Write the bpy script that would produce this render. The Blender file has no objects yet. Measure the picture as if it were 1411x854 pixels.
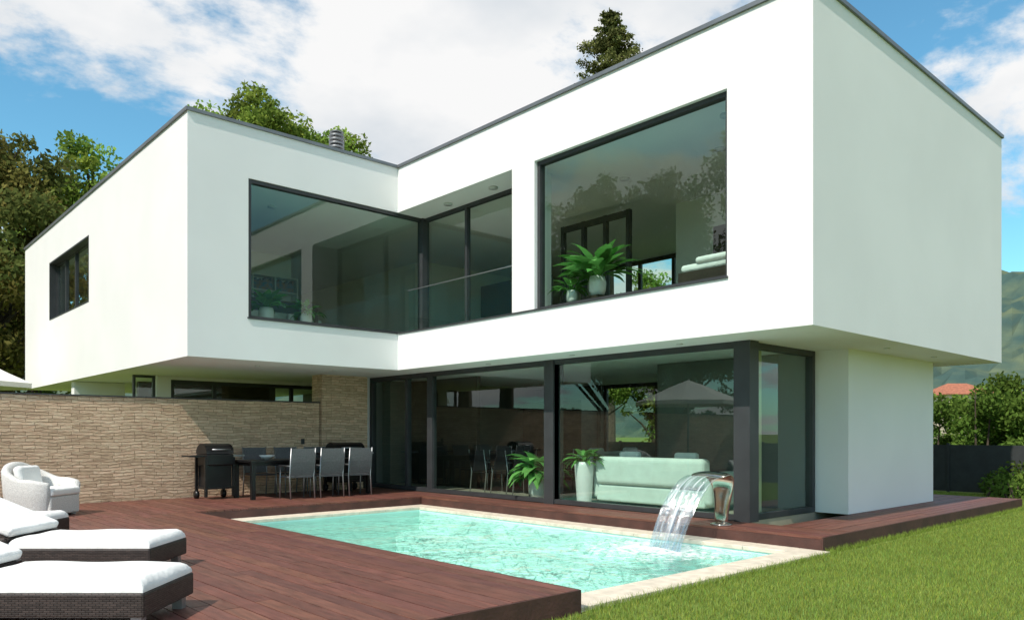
import bpy, bmesh, math, random
import numpy as np
from mathutils import Vector, Matrix
random.seed(5)
S=bpy.context.scene
S.view_settings.view_transform='Standard'; S.view_settings.look='None'; S.view_settings.exposure=0
CH=1.27; F=1058.0; HY=598.0
def P(r,d): return (0.674*d+0.739*r, 0.739*d-0.674*r)
def PP(px,d): return P((px-705)/F*d,d)
CAMROT=-math.atan2(0.674,0.739)

# ---------------------------------------------------------------- materials
def newmat(name):
    m=bpy.data.materials.new(name); m.use_nodes=True
    nt=m.node_tree; nt.nodes.clear()
    o=nt.nodes.new('ShaderNodeOutputMaterial')
    return m,nt,o
def N(nt,t,**k):
    n=nt.nodes.new(t)
    for a,b in k.items(): setattr(n,a,b)
    return n
def L(nt,a,b): nt.links.new(a,b)
def c4(c): return (c[0],c[1],c[2],1)
def pbr(name,col,rough=0.5,metal=0.0,var=0.0,vscale=5.0,bump=0.0,bscale=50.0,attr=None,spec=0.5,col2=None,stretch=None,bdist=0.01):
    m,nt,o=newmat(name)
    b=N(nt,'ShaderNodeBsdfPrincipled'); L(nt,b.outputs[0],o.inputs[0])
    b.inputs['Roughness'].default_value=rough; b.inputs['Metallic'].default_value=metal
    b.inputs['Specular IOR Level'].default_value=spec
    tc=N(nt,'ShaderNodeTexCoord'); vec=tc.outputs['Object']
    if stretch:
        mp=N(nt,'ShaderNodeMapping'); mp.inputs['Scale'].default_value=stretch
        L(nt,vec,mp.inputs[0]); vec=mp.outputs[0]
    n=N(nt,'ShaderNodeTexNoise'); n.inputs['Scale'].default_value=vscale; n.inputs['Detail'].default_value=5
    L(nt,vec,n.inputs['Vector'])
    mx=N(nt,'ShaderNodeMix',data_type='RGBA')
    c2=col2 if col2 else tuple(max(0,x*(1-var)) for x in col)
    mx.inputs[6].default_value=c4(col); mx.inputs[7].default_value=c4(c2)
    rr=N(nt,'ShaderNodeMapRange'); rr.inputs[1].default_value=0.35; rr.inputs[2].default_value=0.65
    L(nt,n.outputs[0],rr.inputs[0]); L(nt,rr.outputs[0],mx.inputs[0])
    out=mx.outputs[2]
    if attr:
        a=N(nt,'ShaderNodeAttribute',attribute_name=attr)
        m2=N(nt,'ShaderNodeMix',data_type='RGBA',blend_type='MULTIPLY'); m2.inputs[0].default_value=1
        L(nt,out,m2.inputs[6]); L(nt,a.outputs['Color'],m2.inputs[7]); out=m2.outputs[2]
    L(nt,out,b.inputs['Base Color'])
    if bump>0:
        n2=N(nt,'ShaderNodeTexNoise'); n2.inputs['Scale'].default_value=bscale; n2.inputs['Detail'].default_value=3
        L(nt,vec,n2.inputs['Vector'])
        bp=N(nt,'ShaderNodeBump'); bp.inputs['Strength'].default_value=bump; bp.inputs['Distance'].default_value=bdist
        L(nt,n2.outputs[0],bp.inputs['Height']); L(nt,bp.outputs[0],b.inputs['Normal'])
    return m
M={}
M['stucco']=pbr('white_stucco',(0.81,0.80,0.785),0.85,var=0.05,vscale=0.6,bump=0.3,bscale=110,spec=0.2)
M['inwall']=pbr('interior_white',(0.74,0.74,0.72),0.8,var=0.03,vscale=1)
M['ingrey']=pbr('interior_grey_panel',(0.13,0.135,0.125),0.7,var=0.15,vscale=2)
M['frame']=pbr('anthracite_metal',(0.045,0.047,0.05),0.45,metal=0.1,var=0.2,vscale=3)
M['coping']=pbr('zinc_coping',(0.22,0.23,0.24),0.45,metal=0.6,var=0.2,vscale=2)
M['floor']=pbr('interior_floor',(0.40,0.35,0.28),0.35,var=0.15,vscale=2)
M['darkwood']=pbr('dark_wood',(0.05,0.035,0.025),0.4,var=0.4,vscale=4)
M['deck']=pbr('deck_wood',(0.175,0.068,0.047),0.5,var=0.38,vscale=9,bump=0.4,bscale=60,attr='tone',spec=0.4,stretch=(3,0.35,3))
M['decky']=pbr('deck_wood_x',(0.175,0.068,0.047),0.5,var=0.38,vscale=9,bump=0.4,bscale=60,attr='tone',spec=0.4,stretch=(0.35,3,3))
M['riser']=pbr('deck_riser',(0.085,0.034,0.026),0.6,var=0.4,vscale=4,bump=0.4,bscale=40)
M['coppool']=pbr('pool_coping_stone',(0.70,0.62,0.50),0.7,var=0.22,vscale=8,bump=0.3,bscale=70)
M['basin']=pbr('pool_basin',(0.68,0.92,0.86),0.6,var=0.08,vscale=1.5)
M['white_fabric']=pbr('white_cushion',(0.80,0.80,0.78),0.9,var=0.06,vscale=6,bump=0.5,bscale=9,bdist=0.03)
M['soft']=pbr('umbrella_canvas',(0.78,0.77,0.73),0.9,var=0.05,vscale=3)
M['whitewicker']=pbr('white_wicker',(0.70,0.69,0.66),0.7,var=0.25,vscale=60,bump=0.9,bscale=70)
M['black']=pbr('black_metal',(0.015,0.015,0.016),0.35,metal=0.3,var=0.3,vscale=5)
M['greymesh']=pbr('grey_textilene',(0.12,0.125,0.13),0.6,var=0.25,vscale=40)
M['alu']=pbr('aluminium',(0.36,0.37,0.38),0.4,metal=0.8,var=0.1)
M['steel']=pbr('stainless_steel',(0.60,0.54,0.48),0.14,metal=1.0,var=0.12,vscale=4)
M['pot']=pbr('white_ceramic',(0.78,0.78,0.76),0.25,var=0.04)
M['sofa']=pbr('sofa_fabric',(0.62,0.70,0.65),0.9,var=0.1,vscale=5,bump=0.2,bscale=30)
M['curtain']=pbr('curtain_fabric',(0.72,0.66,0.45),0.9,var=0.1,vscale=3)
M['fence']=pbr('dark_fence',(0.03,0.033,0.033),0.6,var=0.3,vscale=5)
M['book']=pbr('books',(0.4,0.2,0.12),0.7,col2=(0.1,0.2,0.3),vscale=9)
M['rooftile']=pbr('red_roof_tile',(0.42,0.15,0.08),0.8,var=0.4,vscale=3)
M['housewall']=pbr('far_house_wall',(0.6,0.5,0.4),0.8,var=0.1)
M['bark']=pbr('bark',(0.09,0.065,0.045),0.9,var=0.5,vscale=8,bump=0.8,bscale=12)
M['lamp']=pbr('downlight',(0.6,0.6,0.58),0.3,var=0.1)
M['soil']=pbr('soil',(0.05,0.035,0.025),0.9,var=0.3)

def wicker(name,col):
    m,nt,o=newmat(name)
    b=N(nt,'ShaderNodeBsdfPrincipled'); L(nt,b.outputs[0],o.inputs[0])
    b.inputs['Roughness'].default_value=0.45
    tc=N(nt,'ShaderNodeTexCoord')
    sx=N(nt,'ShaderNodeSeparateXYZ'); L(nt,tc.outputs['Object'],sx.inputs[0])
    ad=N(nt,'ShaderNodeMath',operation='ADD'); L(nt,sx.outputs[0],ad.inputs[0]); L(nt,sx.outputs[1],ad.inputs[1])
    cb=N(nt,'ShaderNodeCombineXYZ'); L(nt,ad.outputs[0],cb.inputs[0]); L(nt,sx.outputs[2],cb.inputs[1])
    br=N(nt,'ShaderNodeTexBrick'); L(nt,cb.outputs[0],br.inputs['Vector'])
    br.inputs['Scale'].default_value=1; br.inputs['Brick Width'].default_value=0.045; br.inputs['Row Height'].default_value=0.014
    br.inputs['Mortar Size'].default_value=0.0022; br.inputs['Mortar Smooth'].default_value=0.6
    br.inputs['Color1'].default_value=c4(col); br.inputs['Color2'].default_value=c4([x*2.2 for x in col]); br.inputs['Mortar'].default_value=(0.004,0.003,0.003,1)
    L(nt,br.outputs['Color'],b.inputs['Base Color'])
    bp=N(nt,'ShaderNodeBump',invert=True); bp.inputs['Strength'].default_value=0.8; bp.inputs['Distance'].default_value=0.006
    L(nt,br.outputs['Fac'],bp.inputs['Height']); L(nt,bp.outputs[0],b.inputs['Normal'])
    return m
M['wicker']=wicker('dark_wicker',(0.028,0.020,0.017))

def stone():
    m,nt,o=newmat('split_face_stone')
    b=N(nt,'ShaderNodeBsdfPrincipled'); L(nt,b.outputs[0],o.inputs[0]); b.inputs['Roughness'].default_value=0.9; b.inputs['Specular IOR Level'].default_value=0.2
    tc=N(nt,'ShaderNodeTexCoord')
    sx=N(nt,'ShaderNodeSeparateXYZ'); L(nt,tc.outputs['Object'],sx.inputs[0])
    ad=N(nt,'ShaderNodeMath',operation='ADD'); L(nt,sx.outputs[0],ad.inputs[0]); L(nt,sx.outputs[1],ad.inputs[1])
    nz=N(nt,'ShaderNodeTexNoise'); nz.inputs['Scale'].default_value=1.6; nz.inputs['Detail'].default_value=4; L(nt,tc.outputs['Object'],nz.inputs['Vector'])
    wz=N(nt,'ShaderNodeMath',operation='MULTIPLY_ADD'); L(nt,nz.outputs[0],wz.inputs[0]); wz.inputs[1].default_value=0.14; L(nt,sx.outputs[2],wz.inputs[2])
    cb=N(nt,'ShaderNodeCombineXYZ'); L(nt,ad.outputs[0],cb.inputs[0]); L(nt,wz.outputs[0],cb.inputs[1])
    br=N(nt,'ShaderNodeTexBrick'); L(nt,cb.outputs[0],br.inputs['Vector']); br.offset=0.37; br.squash=0.55; br.squash_frequency=3
    br.inputs['Scale'].default_value=1; br.inputs['Brick Width'].default_value=0.36; br.inputs['Row Height'].default_value=0.06
    br.inputs['Mortar Size'].default_value=0.0045; br.inputs['Mortar Smooth'].default_value=0.7
    br.inputs['Color1'].default_value=(0.76,0.565,0.39,1); br.inputs['Color2'].default_value=(0.55,0.40,0.265,1); br.inputs['Mortar'].default_value=(0.28,0.185,0.12,1)
    mp=N(nt,'ShaderNodeMapping'); mp.inputs['Scale'].default_value=(1,1,3.5); L(nt,tc.outputs['Object'],mp.inputs[0])
    n=N(nt,'ShaderNodeTexNoise'); n.inputs['Scale'].default_value=8; n.inputs['Detail'].default_value=8; n.inputs['Roughness'].default_value=0.65; L(nt,mp.outputs[0],n.inputs['Vector'])
    mx=N(nt,'ShaderNodeMix',data_type='RGBA',blend_type='OVERLAY'); mx.inputs[0].default_value=0.6
    L(nt,br.outputs['Color'],mx.inputs[6]); L(nt,n.outputs[0],mx.inputs[7]); L(nt,mx.outputs[2],b.inputs['Base Color'])
    h=N(nt,'ShaderNodeMath',operation='MULTIPLY_ADD'); L(nt,br.outputs['Fac'],h.inputs[0]); h.inputs[1].default_value=-0.6; L(nt,n.outputs[0],h.inputs[2])
    bp=N(nt,'ShaderNodeBump'); bp.inputs['Strength'].default_value=0.9; bp.inputs['Distance'].default_value=0.035
    L(nt,h.outputs[0],bp.inputs['Height']); L(nt,bp.outputs[0],b.inputs['Normal'])
    return m
M['stone']=stone()

def schlick(nt,f0,gain):
    g=N(nt,'ShaderNodeNewGeometry')
    dt=N(nt,'ShaderNodeVectorMath',operation='DOT_PRODUCT'); L(nt,g.outputs['Normal'],dt.inputs[0]); L(nt,g.outputs['Incoming'],dt.inputs[1])
    ab=N(nt,'ShaderNodeMath',operation='ABSOLUTE'); L(nt,dt.outputs['Value'],ab.inputs[0])
    om=N(nt,'ShaderNodeMath',operation='SUBTRACT'); om.inputs[0].default_value=1; L(nt,ab.outputs[0],om.inputs[1])
    pw=N(nt,'ShaderNodeMath',operation='POWER'); L(nt,om.outputs[0],pw.inputs[0]); pw.inputs[1].default_value=5
    ma=N(nt,'ShaderNodeMath',operation='MULTIPLY_ADD'); L(nt,pw.outputs[0],ma.inputs[0]); ma.inputs[1].default_value=1-f0; ma.inputs[2].default_value=f0
    mu=N(nt,'ShaderNodeMath',operation='MULTIPLY'); mu.inputs[1].default_value=gain; mu.use_clamp=True; L(nt,ma.outputs[0],mu.inputs[0])
    return mu.outputs[0]
def glass():
    m,nt,o=newmat('window_glass')
    t=N(nt,'ShaderNodeBsdfTransparent'); t.inputs[0].default_value=(0.80,0.92,0.86,1)
    g=N(nt,'ShaderNodeBsdfGlossy'); g.inputs['Roughness'].default_value=0.0; g.inputs[0].default_value=(0.92,1.0,0.97,1)
    f=schlick(nt,0.043,1.8)
    mx=N(nt,'ShaderNodeMixShader'); L(nt,f,mx.inputs[0]); L(nt,t.outputs[0],mx.inputs[1]); L(nt,g.outputs[0],mx.inputs[2])
    L(nt,mx.outputs[0],o.inputs[0]); return m
M['glass']=glass()
def water():
    m,nt,o=newmat('pool_water')
    t=N(nt,'ShaderNodeBsdfTransparent'); t.inputs[0].default_value=(0.82,0.98,0.96,1)
    g=N(nt,'ShaderNodeBsdfGlossy'); g.inputs['Roughness'].default_value=0.02
    tc=N(nt,'ShaderNodeTexCoord')
    n=N(nt,'ShaderNodeTexNoise'); n.inputs['Scale'].default_value=4.5; n.inputs['Detail'].default_value=4; n.inputs['Distortion'].default_value=0.8
    L(nt,tc.outputs['Object'],n.inputs['Vector'])
    bp=N(nt,'ShaderNodeBump'); bp.inputs['Strength'].default_value=0.75; bp.inputs['Distance'].default_value=0.09
    L(nt,n.outputs[0],bp.inputs['Height'])
    fr=N(nt,'ShaderNodeFresnel'); fr.inputs[0].default_value=1.33
    L(nt,bp.outputs[0],fr.inputs['Normal']); L(nt,bp.outputs[0],g.inputs['Normal'])
    mx=N(nt,'ShaderNodeMixShader'); L(nt,fr.outputs[0],mx.inputs[0]); L(nt,t.outputs[0],mx.inputs[1]); L(nt,g.outputs[0],mx.inputs[2])
    vm=N(nt,'ShaderNodeVectorMath',operation='DISTANCE'); L(nt,tc.outputs['Object'],vm.inputs[0]); vm.inputs[1].default_value=(8.35,6.2,-0.24)
    mr=N(nt,'ShaderNodeMapRange'); mr.inputs[1].default_value=0.15; mr.inputs[2].default_value=1.6; mr.inputs[3].default_value=0.38; mr.inputs[4].default_value=0.0
    L(nt,vm.outputs['Value'],mr.inputs[0])
    n2=N(nt,'ShaderNodeTexNoise'); n2.inputs['Scale'].default_value=14; n2.inputs['Detail'].default_value=6; L(nt,tc.outputs['Object'],n2.inputs['Vector'])
    ad=N(nt,'ShaderNodeMath',operation='ADD'); L(nt,mr.outputs[0],ad.inputs[0]); L(nt,n2.outputs[0],ad.inputs[1])
    m3=N(nt,'ShaderNodeMapRange'); m3.inputs[1].default_value=0.66; m3.inputs[2].default_value=0.92; m3.inputs[4].default_value=0.75; L(nt,ad.outputs[0],m3.inputs[0])
    df=N(nt,'ShaderNodeBsdfDiffuse'); df.inputs[0].default_value=(0.85,0.88,0.88,1)
    m4=N(nt,'ShaderNodeMixShader'); L(nt,m3.outputs[0],m4.inputs[0]); L(nt,mx.outputs[0],m4.inputs[1]); L(nt,df.outputs[0],m4.inputs[2])
    L(nt,m4.outputs[0],o.inputs[0]); return m
M['water']=water()
def fall():
    m,nt,o=newmat('falling_water')
    t=N(nt,'ShaderNodeBsdfTransparent'); t.inputs[0].default_value=(0.90,0.95,0.97,1)
    g=N(nt,'ShaderNodeBsdfGlossy'); g.inputs['Roughness'].default_value=0.06
    d2=N(nt,'ShaderNodeBsdfDiffuse'); d2.inputs[0].default_value=(0.80,0.85,0.88,1)
    tc=N(nt,'ShaderNodeTexCoord'); mp=N(nt,'ShaderNodeMapping'); mp.inputs['Scale'].default_value=(1.5,30,1.5); L(nt,tc.outputs['Object'],mp.inputs[0])
    n=N(nt,'ShaderNodeTexNoise'); n.inputs['Scale'].default_value=1; n.inputs['Detail'].default_value=5; n.inputs['Distortion'].default_value=0.3; L(nt,mp.outputs[0],n.inputs['Vector'])
    bp=N(nt,'ShaderNodeBump'); bp.inputs['Strength'].default_value=1.0; bp.inputs['Distance'].default_value=0.04; L(nt,n.outputs[0],bp.inputs['Height']); L(nt,bp.outputs[0],g.inputs['Normal'])
    mr=N(nt,'ShaderNodeMapRange'); mr.inputs[1].default_value=0.53; mr.inputs[2].default_value=0.72; mr.inputs[4].default_value=0.5; L(nt,n.outputs[0],mr.inputs[0])
    a=N(nt,'ShaderNodeMixShader'); a.inputs[0].default_value=0.22; L(nt,t.outputs[0],a.inputs[1]); L(nt,g.outputs[0],a.inputs[2])
    b=N(nt,'ShaderNodeMixShader'); L(nt,mr.outputs[0],b.inputs[0]); L(nt,a.outputs[0],b.inputs[1]); L(nt,d2.outputs[0],b.inputs[2])
    L(nt,b.outputs[0],o.inputs[0]); return m
M['fall']=fall()
def leafmat(name,col,trans=0.35):
    m,nt,o=newmat(name)
    a=N(nt,'ShaderNodeAttribute',attribute_name='tone')
    mx=N(nt,'ShaderNodeMix',data_type='RGBA',blend_type='MULTIPLY'); mx.inputs[0].default_value=1; mx.inputs[6].default_value=c4(col); L(nt,a.outputs['Color'],mx.inputs[7])
    b=N(nt,'ShaderNodeBsdfDiffuse')
    L(nt,mx.outputs[2],b.inputs['Color'])
    t=N(nt,'ShaderNodeBsdfTranslucent'); L(nt,mx.outputs[2],t.inputs[0])
    ms=N(nt,'ShaderNodeMixShader'); ms.inputs[0].default_value=trans; L(nt,b.outputs[0],ms.inputs[1]); L(nt,t.outputs[0],ms.inputs[2])
    L(nt,ms.outputs[0],o.inputs[0]); return m
M['leaf_d']=leafmat('dark_leaves',(0.150,0.160,0.052),0.4)
M['leaf_m']=leafmat('mid_leaves',(0.190,0.285,0.060),0.4)
M['leaf_c']=leafmat('conifer_needles',(0.150,0.160,0.055),0.2)
M['leaf_b']=leafmat('bush_leaves',(0.11,0.19,0.035))
M['leaf_h']=leafmat('house_plant_leaves',(0.12,0.32,0.08))
M['blade']=leafmat('grass_blades',(0.26,0.355,0.085),0.4)
def groundmat():
    m,nt,o=newmat('grass_ground')
    b=N(nt,'ShaderNodeBsdfPrincipled'); L(nt,b.outputs[0],o.inputs[0]); b.inputs['Roughness'].default_value=0.95; b.inputs['Specular IOR Level'].default_value=0.1
    tc=N(nt,'ShaderNodeTexCoord')
    n=N(nt,'ShaderNodeTexNoise'); n.inputs['Scale'].default_value=0.9; n.inputs['Detail'].default_value=10; n.inputs['Roughness'].default_value=0.7; L(nt,tc.outputs['Object'],n.inputs['Vector'])
    cr=N(nt,'ShaderNodeValToRGB'); L(nt,n.outputs[0],cr.inputs[0])
    cr.color_ramp.elements[0].position=0.3; cr.color_ramp.elements[0].color=(0.075,0.125,0.025,1)
    cr.color_ramp.elements[1].position=0.7; cr.color_ramp.elements[1].color=(0.22,0.27,0.065,1)
    L(nt,cr.outputs[0],b.inputs['Base Color']); return m
M['ground']=groundmat()
def hillmat():
    m,nt,o=newmat('wooded_hill')
    b=N(nt,'ShaderNodeBsdfDiffuse'); L(nt,b.outputs[0],o.inputs[0])
    tc=N(nt,'ShaderNodeTexCoord')
    v=N(nt,'ShaderNodeTexVoronoi'); v.inputs['Scale'].default_value=0.12; L(nt,tc.outputs['Object'],v.inputs['Vector'])
    n=N(nt,'ShaderNodeTexNoise'); n.inputs['Scale'].default_value=0.02; n.inputs['Detail'].default_value=8; L(nt,tc.outputs['Object'],n.inputs['Vector'])
    cr=N(nt,'ShaderNodeValToRGB'); L(nt,n.outputs[0],cr.inputs[0])
    e=cr.color_ramp.elements; e[0].position=0.42; e[0].color=(0.020,0.042,0.028,1); e[1].position=0.70; e[1].color=(0.07,0.085,0.035,1)
    vr=N(nt,'ShaderNodeMapRange'); vr.inputs[1].default_value=0.0; vr.inputs[2].default_value=5.0; vr.inputs[3].default_value=1.8; vr.inputs[4].default_value=0.2; L(nt,v.outputs['Distance'],vr.inputs[0])
    mx=N(nt,'ShaderNodeMix',data_type='RGBA',blend_type='MULTIPLY'); mx.inputs[0].default_value=0.9; L(nt,cr.outputs[0],mx.inputs[6]); L(nt,vr.outputs[0],mx.inputs[7])
    a=N(nt,'ShaderNodeMix',data_type='RGBA'); a.inputs[0].default_value=0.14; a.inputs[7].default_value=(0.20,0.27,0.33,1); L(nt,mx.outputs[2],a.inputs[6])  # bluish aerial haze mixed into the hill colour
    L(nt,a.outputs[2],b.inputs['Color']); return m
M['hill']=hillmat()

# ---------------------------------------------------------------- helpers
COL=S.collection
def empty(name,loc=(0,0,0),rz=0,parent=None):
    e=bpy.data.objects.new(name,None); e.location=loc; e.rotation_euler=(0,0,rz); e.empty_display_size=0.2
    if parent: e.parent=parent
    COL.objects.link(e); return e
def addmesh(name,verts,faces,mats,parent=None,loc=None,rz=0,mi=None,smooth=False,tone=None):
    me=bpy.data.meshes.new(name); me.from_pydata([tuple(v) for v in verts],[],[tuple(f) for f in faces])
    if not isinstance(mats,(list,tuple)): mats=[mats]
    for m in mats: me.materials.append(m)
    if mi is not None: me.polygons.foreach_set('material_index',np.array(mi,dtype=np.int32))
    if smooth: me.polygons.foreach_set('use_smooth',np.ones(len(me.polygons),dtype=bool))
    if tone is not None:
        ca=me.color_attributes.new('tone','FLOAT_COLOR','CORNER')
        arr=np.ones((len(me.loops),4),dtype=np.float32)
        lt=np.zeros(len(me.polygons),dtype=np.int32); me.polygons.foreach_get('loop_total',lt)
        t=np.asarray(tone,dtype=np.float32)
        arr[:,:3]=np.repeat(t,lt,axis=0)
        ca.data.foreach_set('color',arr.ravel())
    me.update()
    o=bpy.data.objects.new(name,me)
    if loc: o.location=loc
    o.rotation_euler=(0,0,rz)
    if parent: o.parent=parent
    COL.objects.link(o); return o
def bevel(o,w,seg=2):
    md=o.modifiers.new('bevel','BEVEL'); md.width=w; md.segments=seg; md.limit_method='ANGLE'; return o
BF=[(0,3,2,1),(4,5,6,7),(0,1,5,4),(1,2,6,5),(2,3,7,6),(3,0,4,7)]
def bv(x0,x1,y0,y1,z0,z1):
    return [(x0,y0,z0),(x1,y0,z0),(x1,y1,z0),(x0,y1,z0),(x0,y0,z1),(x1,y0,z1),(x1,y1,z1),(x0,y1,z1)]
def box(name,x0,x1,y0,y1,z0,z1,mat,parent=None,bev=0,seg=2):
    o=addmesh(name,bv(x0,x1,y0,y1,z0,z1),BF,mat,parent)
    if bev: bevel(o,bev,seg)
    return o
def boxes(name,lst,mat,parent=None,bev=0,tone=None):
    vs=[];fs=[];tn=[]
    for i,b in enumerate(lst):
        k=len(vs); vs+=bv(*b); fs+=[tuple(k+j for j in f) for f in BF]
        if tone is not None: tn+=[tone[i]]*6
    o=addmesh(name,vs,fs,mat,parent,tone=tn if tone is not None else None)
    if bev: bevel(o,bev,1)
    return o
def tube(pts,rads,seg=8,cap=True):
    vs=[];fs=[]
    pts=[Vector(p) for p in pts]
    for i,p in enumerate(pts):
        t=(pts[min(i+1,len(pts)-1)]-pts[max(i-1,0)]).normalized()
        a=Vector((0,0,1)) if abs(t.z)<0.9 else Vector((1,0,0))
        u=t.cross(a).normalized(); w=t.cross(u)
        for k in range(seg):
            an=2*math.pi*k/seg; vs.append(p+(u*math.cos(an)+w*math.sin(an))*rads[i])
    for i in range(len(pts)-1):
        for k in range(seg):
            a=i*seg+k;b=i*seg+(k+1)%seg
            fs.append((a,b,b+seg,a+seg))
    if cap:
        fs.append(tuple(range(seg))[::-1]); fs.append(tuple((len(pts)-1)*seg+k for k in range(seg)))
    return vs,fs
def tubeobj(name,pts,rads,mat,parent=None,seg=10,smooth=True):
    if not isinstance(rads,(list,tuple)): rads=[rads]*len(pts)
    v,f=tube(pts,rads,seg); return addmesh(name,v,f,mat,parent,smooth=smooth)
def lathe(name,prof,mat,parent=None,seg=28,loc=None,smooth=True):
    vs=[];fs=[]
    for r,z in prof:
        for k in range(seg):
            a=2*math.pi*k/seg; vs.append((r*math.cos(a),r*math.sin(a),z))
    for i in range(len(prof)-1):
        for k in range(seg):
            a=i*seg+k;b=i*seg+(k+1)%seg; fs.append((a,b,b+seg,a+seg))
    fs.append(tuple(range(seg))[::-1]); fs.append(tuple((len(prof)-1)*seg+k for k in range(seg)))
    return addmesh(name,vs,fs,mat,parent,loc=loc,smooth=smooth)

def window(name,axis,c,a0,a1,z0,z1,parent,mull=(),fw=0.06,dep=0.08):
    def B(p0,p1,q0,q1,d=dep):
        return (c-d/2,c+d/2,p0,p1,q0,q1) if axis=='X' else (p0,p1,c-d/2,c+d/2,q0,q1)
    lst=[B(a0,a1,z0,z0+fw),B(a0,a1,z1-fw,z1),B(a0,a0+fw,z0+fw,z1-fw),B(a1-fw,a1,z0+fw,z1-fw)]
    for m in mull:
        w=fw
        if isinstance(m,tuple): m,w=m
        lst.append(B(m-w/2,m+w/2,z0+fw,z1-fw,dep*0.96))
    boxes(name+'_frame',lst,M['frame'],parent)
    g0,g1,h0,h1=a0+fw*0.5,a1-fw*0.5,z0+fw*0.5,z1-fw*0.5
    v=[(c,g1,h0),(c,g0,h0),(c,g0,h1),(c,g1,h1)] if axis=='X' else [(g0,c,h0),(g1,c,h0),(g1,c,h1),(g0,c,h1)]
    addmesh(name+'_glass',v,[(0,1,2,3)],M['glass'],parent)

# ---------------------------------------------------------------- ground
R=3000
px0,px1,py0,py1=4.66,9.21,4.30,12.84
GZ=-0.20
gv=[(-R,-R,GZ),(R,-R,GZ),(R,R,GZ),(-R,R,GZ),(px0,py0,GZ),(px1,py0,GZ),(px1,py1,GZ),(px0,py1,GZ)]
addmesh('ground',gv,[(0,1,5,4),(1,2,6,5),(2,3,7,6),(3,0,4,7)],M['ground'])

# ---------------------------------------------------------------- pool
pool=empty('swimming_pool')
ix0,ix1,iy0,iy1=4.70,8.85,4.68,12.42; WZ=-0.245
bz=-1.35
basin_v=[(ix0,iy0,-0.16),(ix1,iy0,-0.16),(ix1,iy1,-0.16),(ix0,iy1,-0.16),(ix0,iy0,bz),(ix1,iy0,bz),(ix1,iy1,bz),(ix0,iy1,bz)]
addmesh('basin',basin_v,[(4,5,6,7),(0,4,7,3),(1,2,6,5),(0,1,5,4),(3,7,6,2)],M['basin'],pool)
box('bench_step',ix1-0.55,ix1-0.003,iy0+0.003,iy1-0.003,bz+0.003,-0.62,M['basin'],pool)
box('entry_step',ix0+0.9,ix1-0.553,iy0+0.003,iy0+0.5,bz+0.003,-0.55,M['basin'],pool)
box('entry_step_low',ix0+0.9,ix1-0.553,iy0+0.503,iy0+1.0,bz+0.003,-0.85,M['basin'],pool)
cop=[]
def slabs(x0,x1,y0,y1,along,n):
    for i in range(n):
        if along=='x':
            a=x0+(x1-x0)*i/n; b=x0+(x1-x0)*(i+1)/n-0.006; cop.append((a,b,y0,y1,-0.215,-0.16))
        else:
            a=y0+(y1-y0)*i/n; b=y0+(y1-y0)*(i+1)/n-0.006; cop.append((x0,x1,a,b,-0.215,-0.16))
slabs(4.66,9.195,4.31,4.70,'x',8); slabs(4.66,9.195,12.40,12.825,'x',8); slabs(8.83,9.195,4.706,12.394,'y',13)
boxes('coping',cop,M['coppool'],pool,bev=0.006)
box('coping_bed',4.665,4.70,4.71,12.39,-0.30,-0.17,M['coppool'],pool)
nx,ny=90,150; vs=[];fs=[]
for j in range(ny+1):
    for i in range(nx+1):
        x=ix0+(ix1-ix0)*i/nx; y=iy0+(iy1-iy0)*j/ny
        dd=math.hypot(x-8.35,y-6.2)
        z=WZ+0.006*math.sin(3.1*x+1.3*y)*math.sin(2.3*y-1.1*x)+0.010*math.exp(-dd*1.1)*math.sin(dd*17)
        vs.append((x,y,z))
for j in range(ny):
    for i in range(nx):
        a=j*(nx+1)+i; fs.append((a,a+1,a+nx+2,a+nx+1))
addmesh('water',vs,fs,M['water'],pool,smooth=True)

# ---------------------------------------------------------------- decks
deck=empty('wooden_deck')
def boards(name,x0,x1,y0,y1,ztop,along,parent,w=0.143,gap=0.008):
    lst=[];tn=[]
    n=max(1,round(((x1-x0) if along=='y' else (y1-y0))/w)); ww=((x1-x0) if along=='y' else (y1-y0))/n
    q0,q1=(y0,y1) if along=='y' else (x0,x1)
    for i in range(n):
        y=q0-random.uniform(0,2.5)
        while y<q1:
            e=y+random.uniform(2.2,4.2); a=max(y,q0); b=min(e,q1)
            if b-a>0.01:
                dz=random.uniform(-0.0015,0.0015)
                if along=='y': lst.append((x0+i*ww,x0+(i+1)*ww-gap,a,b-0.004,ztop-0.028,ztop+dz))
                else: lst.append((a,b-0.004,y0+i*ww,y0+(i+1)*ww-gap,ztop-0.028,ztop+dz))
                t=random.uniform(0.80,1.16); tn.append((t,t*random.uniform(0.95,1.1),t*random.uniform(0.97,1.15)))
            y=e
    return boxes(name,lst,M['deck'] if along=='y' else M['decky'],parent,tone=tn)
boards('boards_terrace',-7.0,4.64,4.28,12.83,0,'y',deck)
boards('boards_dining',-7.0,10.0,12.834,15.78,0,'y',deck)
boards('boards_house_edge',9.2,10.0,4.42,12.83,0,'y',deck)
boards('boards_side',10.004,17.6,4.42,5.39,0,'x',deck)
boards('boards_end',15.80,17.6,5.394,9.0,0,'x',deck)
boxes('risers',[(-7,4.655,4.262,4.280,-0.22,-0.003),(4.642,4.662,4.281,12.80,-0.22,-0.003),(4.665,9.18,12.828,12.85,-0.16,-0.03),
  (9.19,9.21,4.42,12.82,-0.2,-0.03),(9.19,17.62,4.40,4.418,-0.22,-0.003),(17.602,17.62,4.42,9.0,-0.22,-0.003)],M['riser'],deck)
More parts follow.
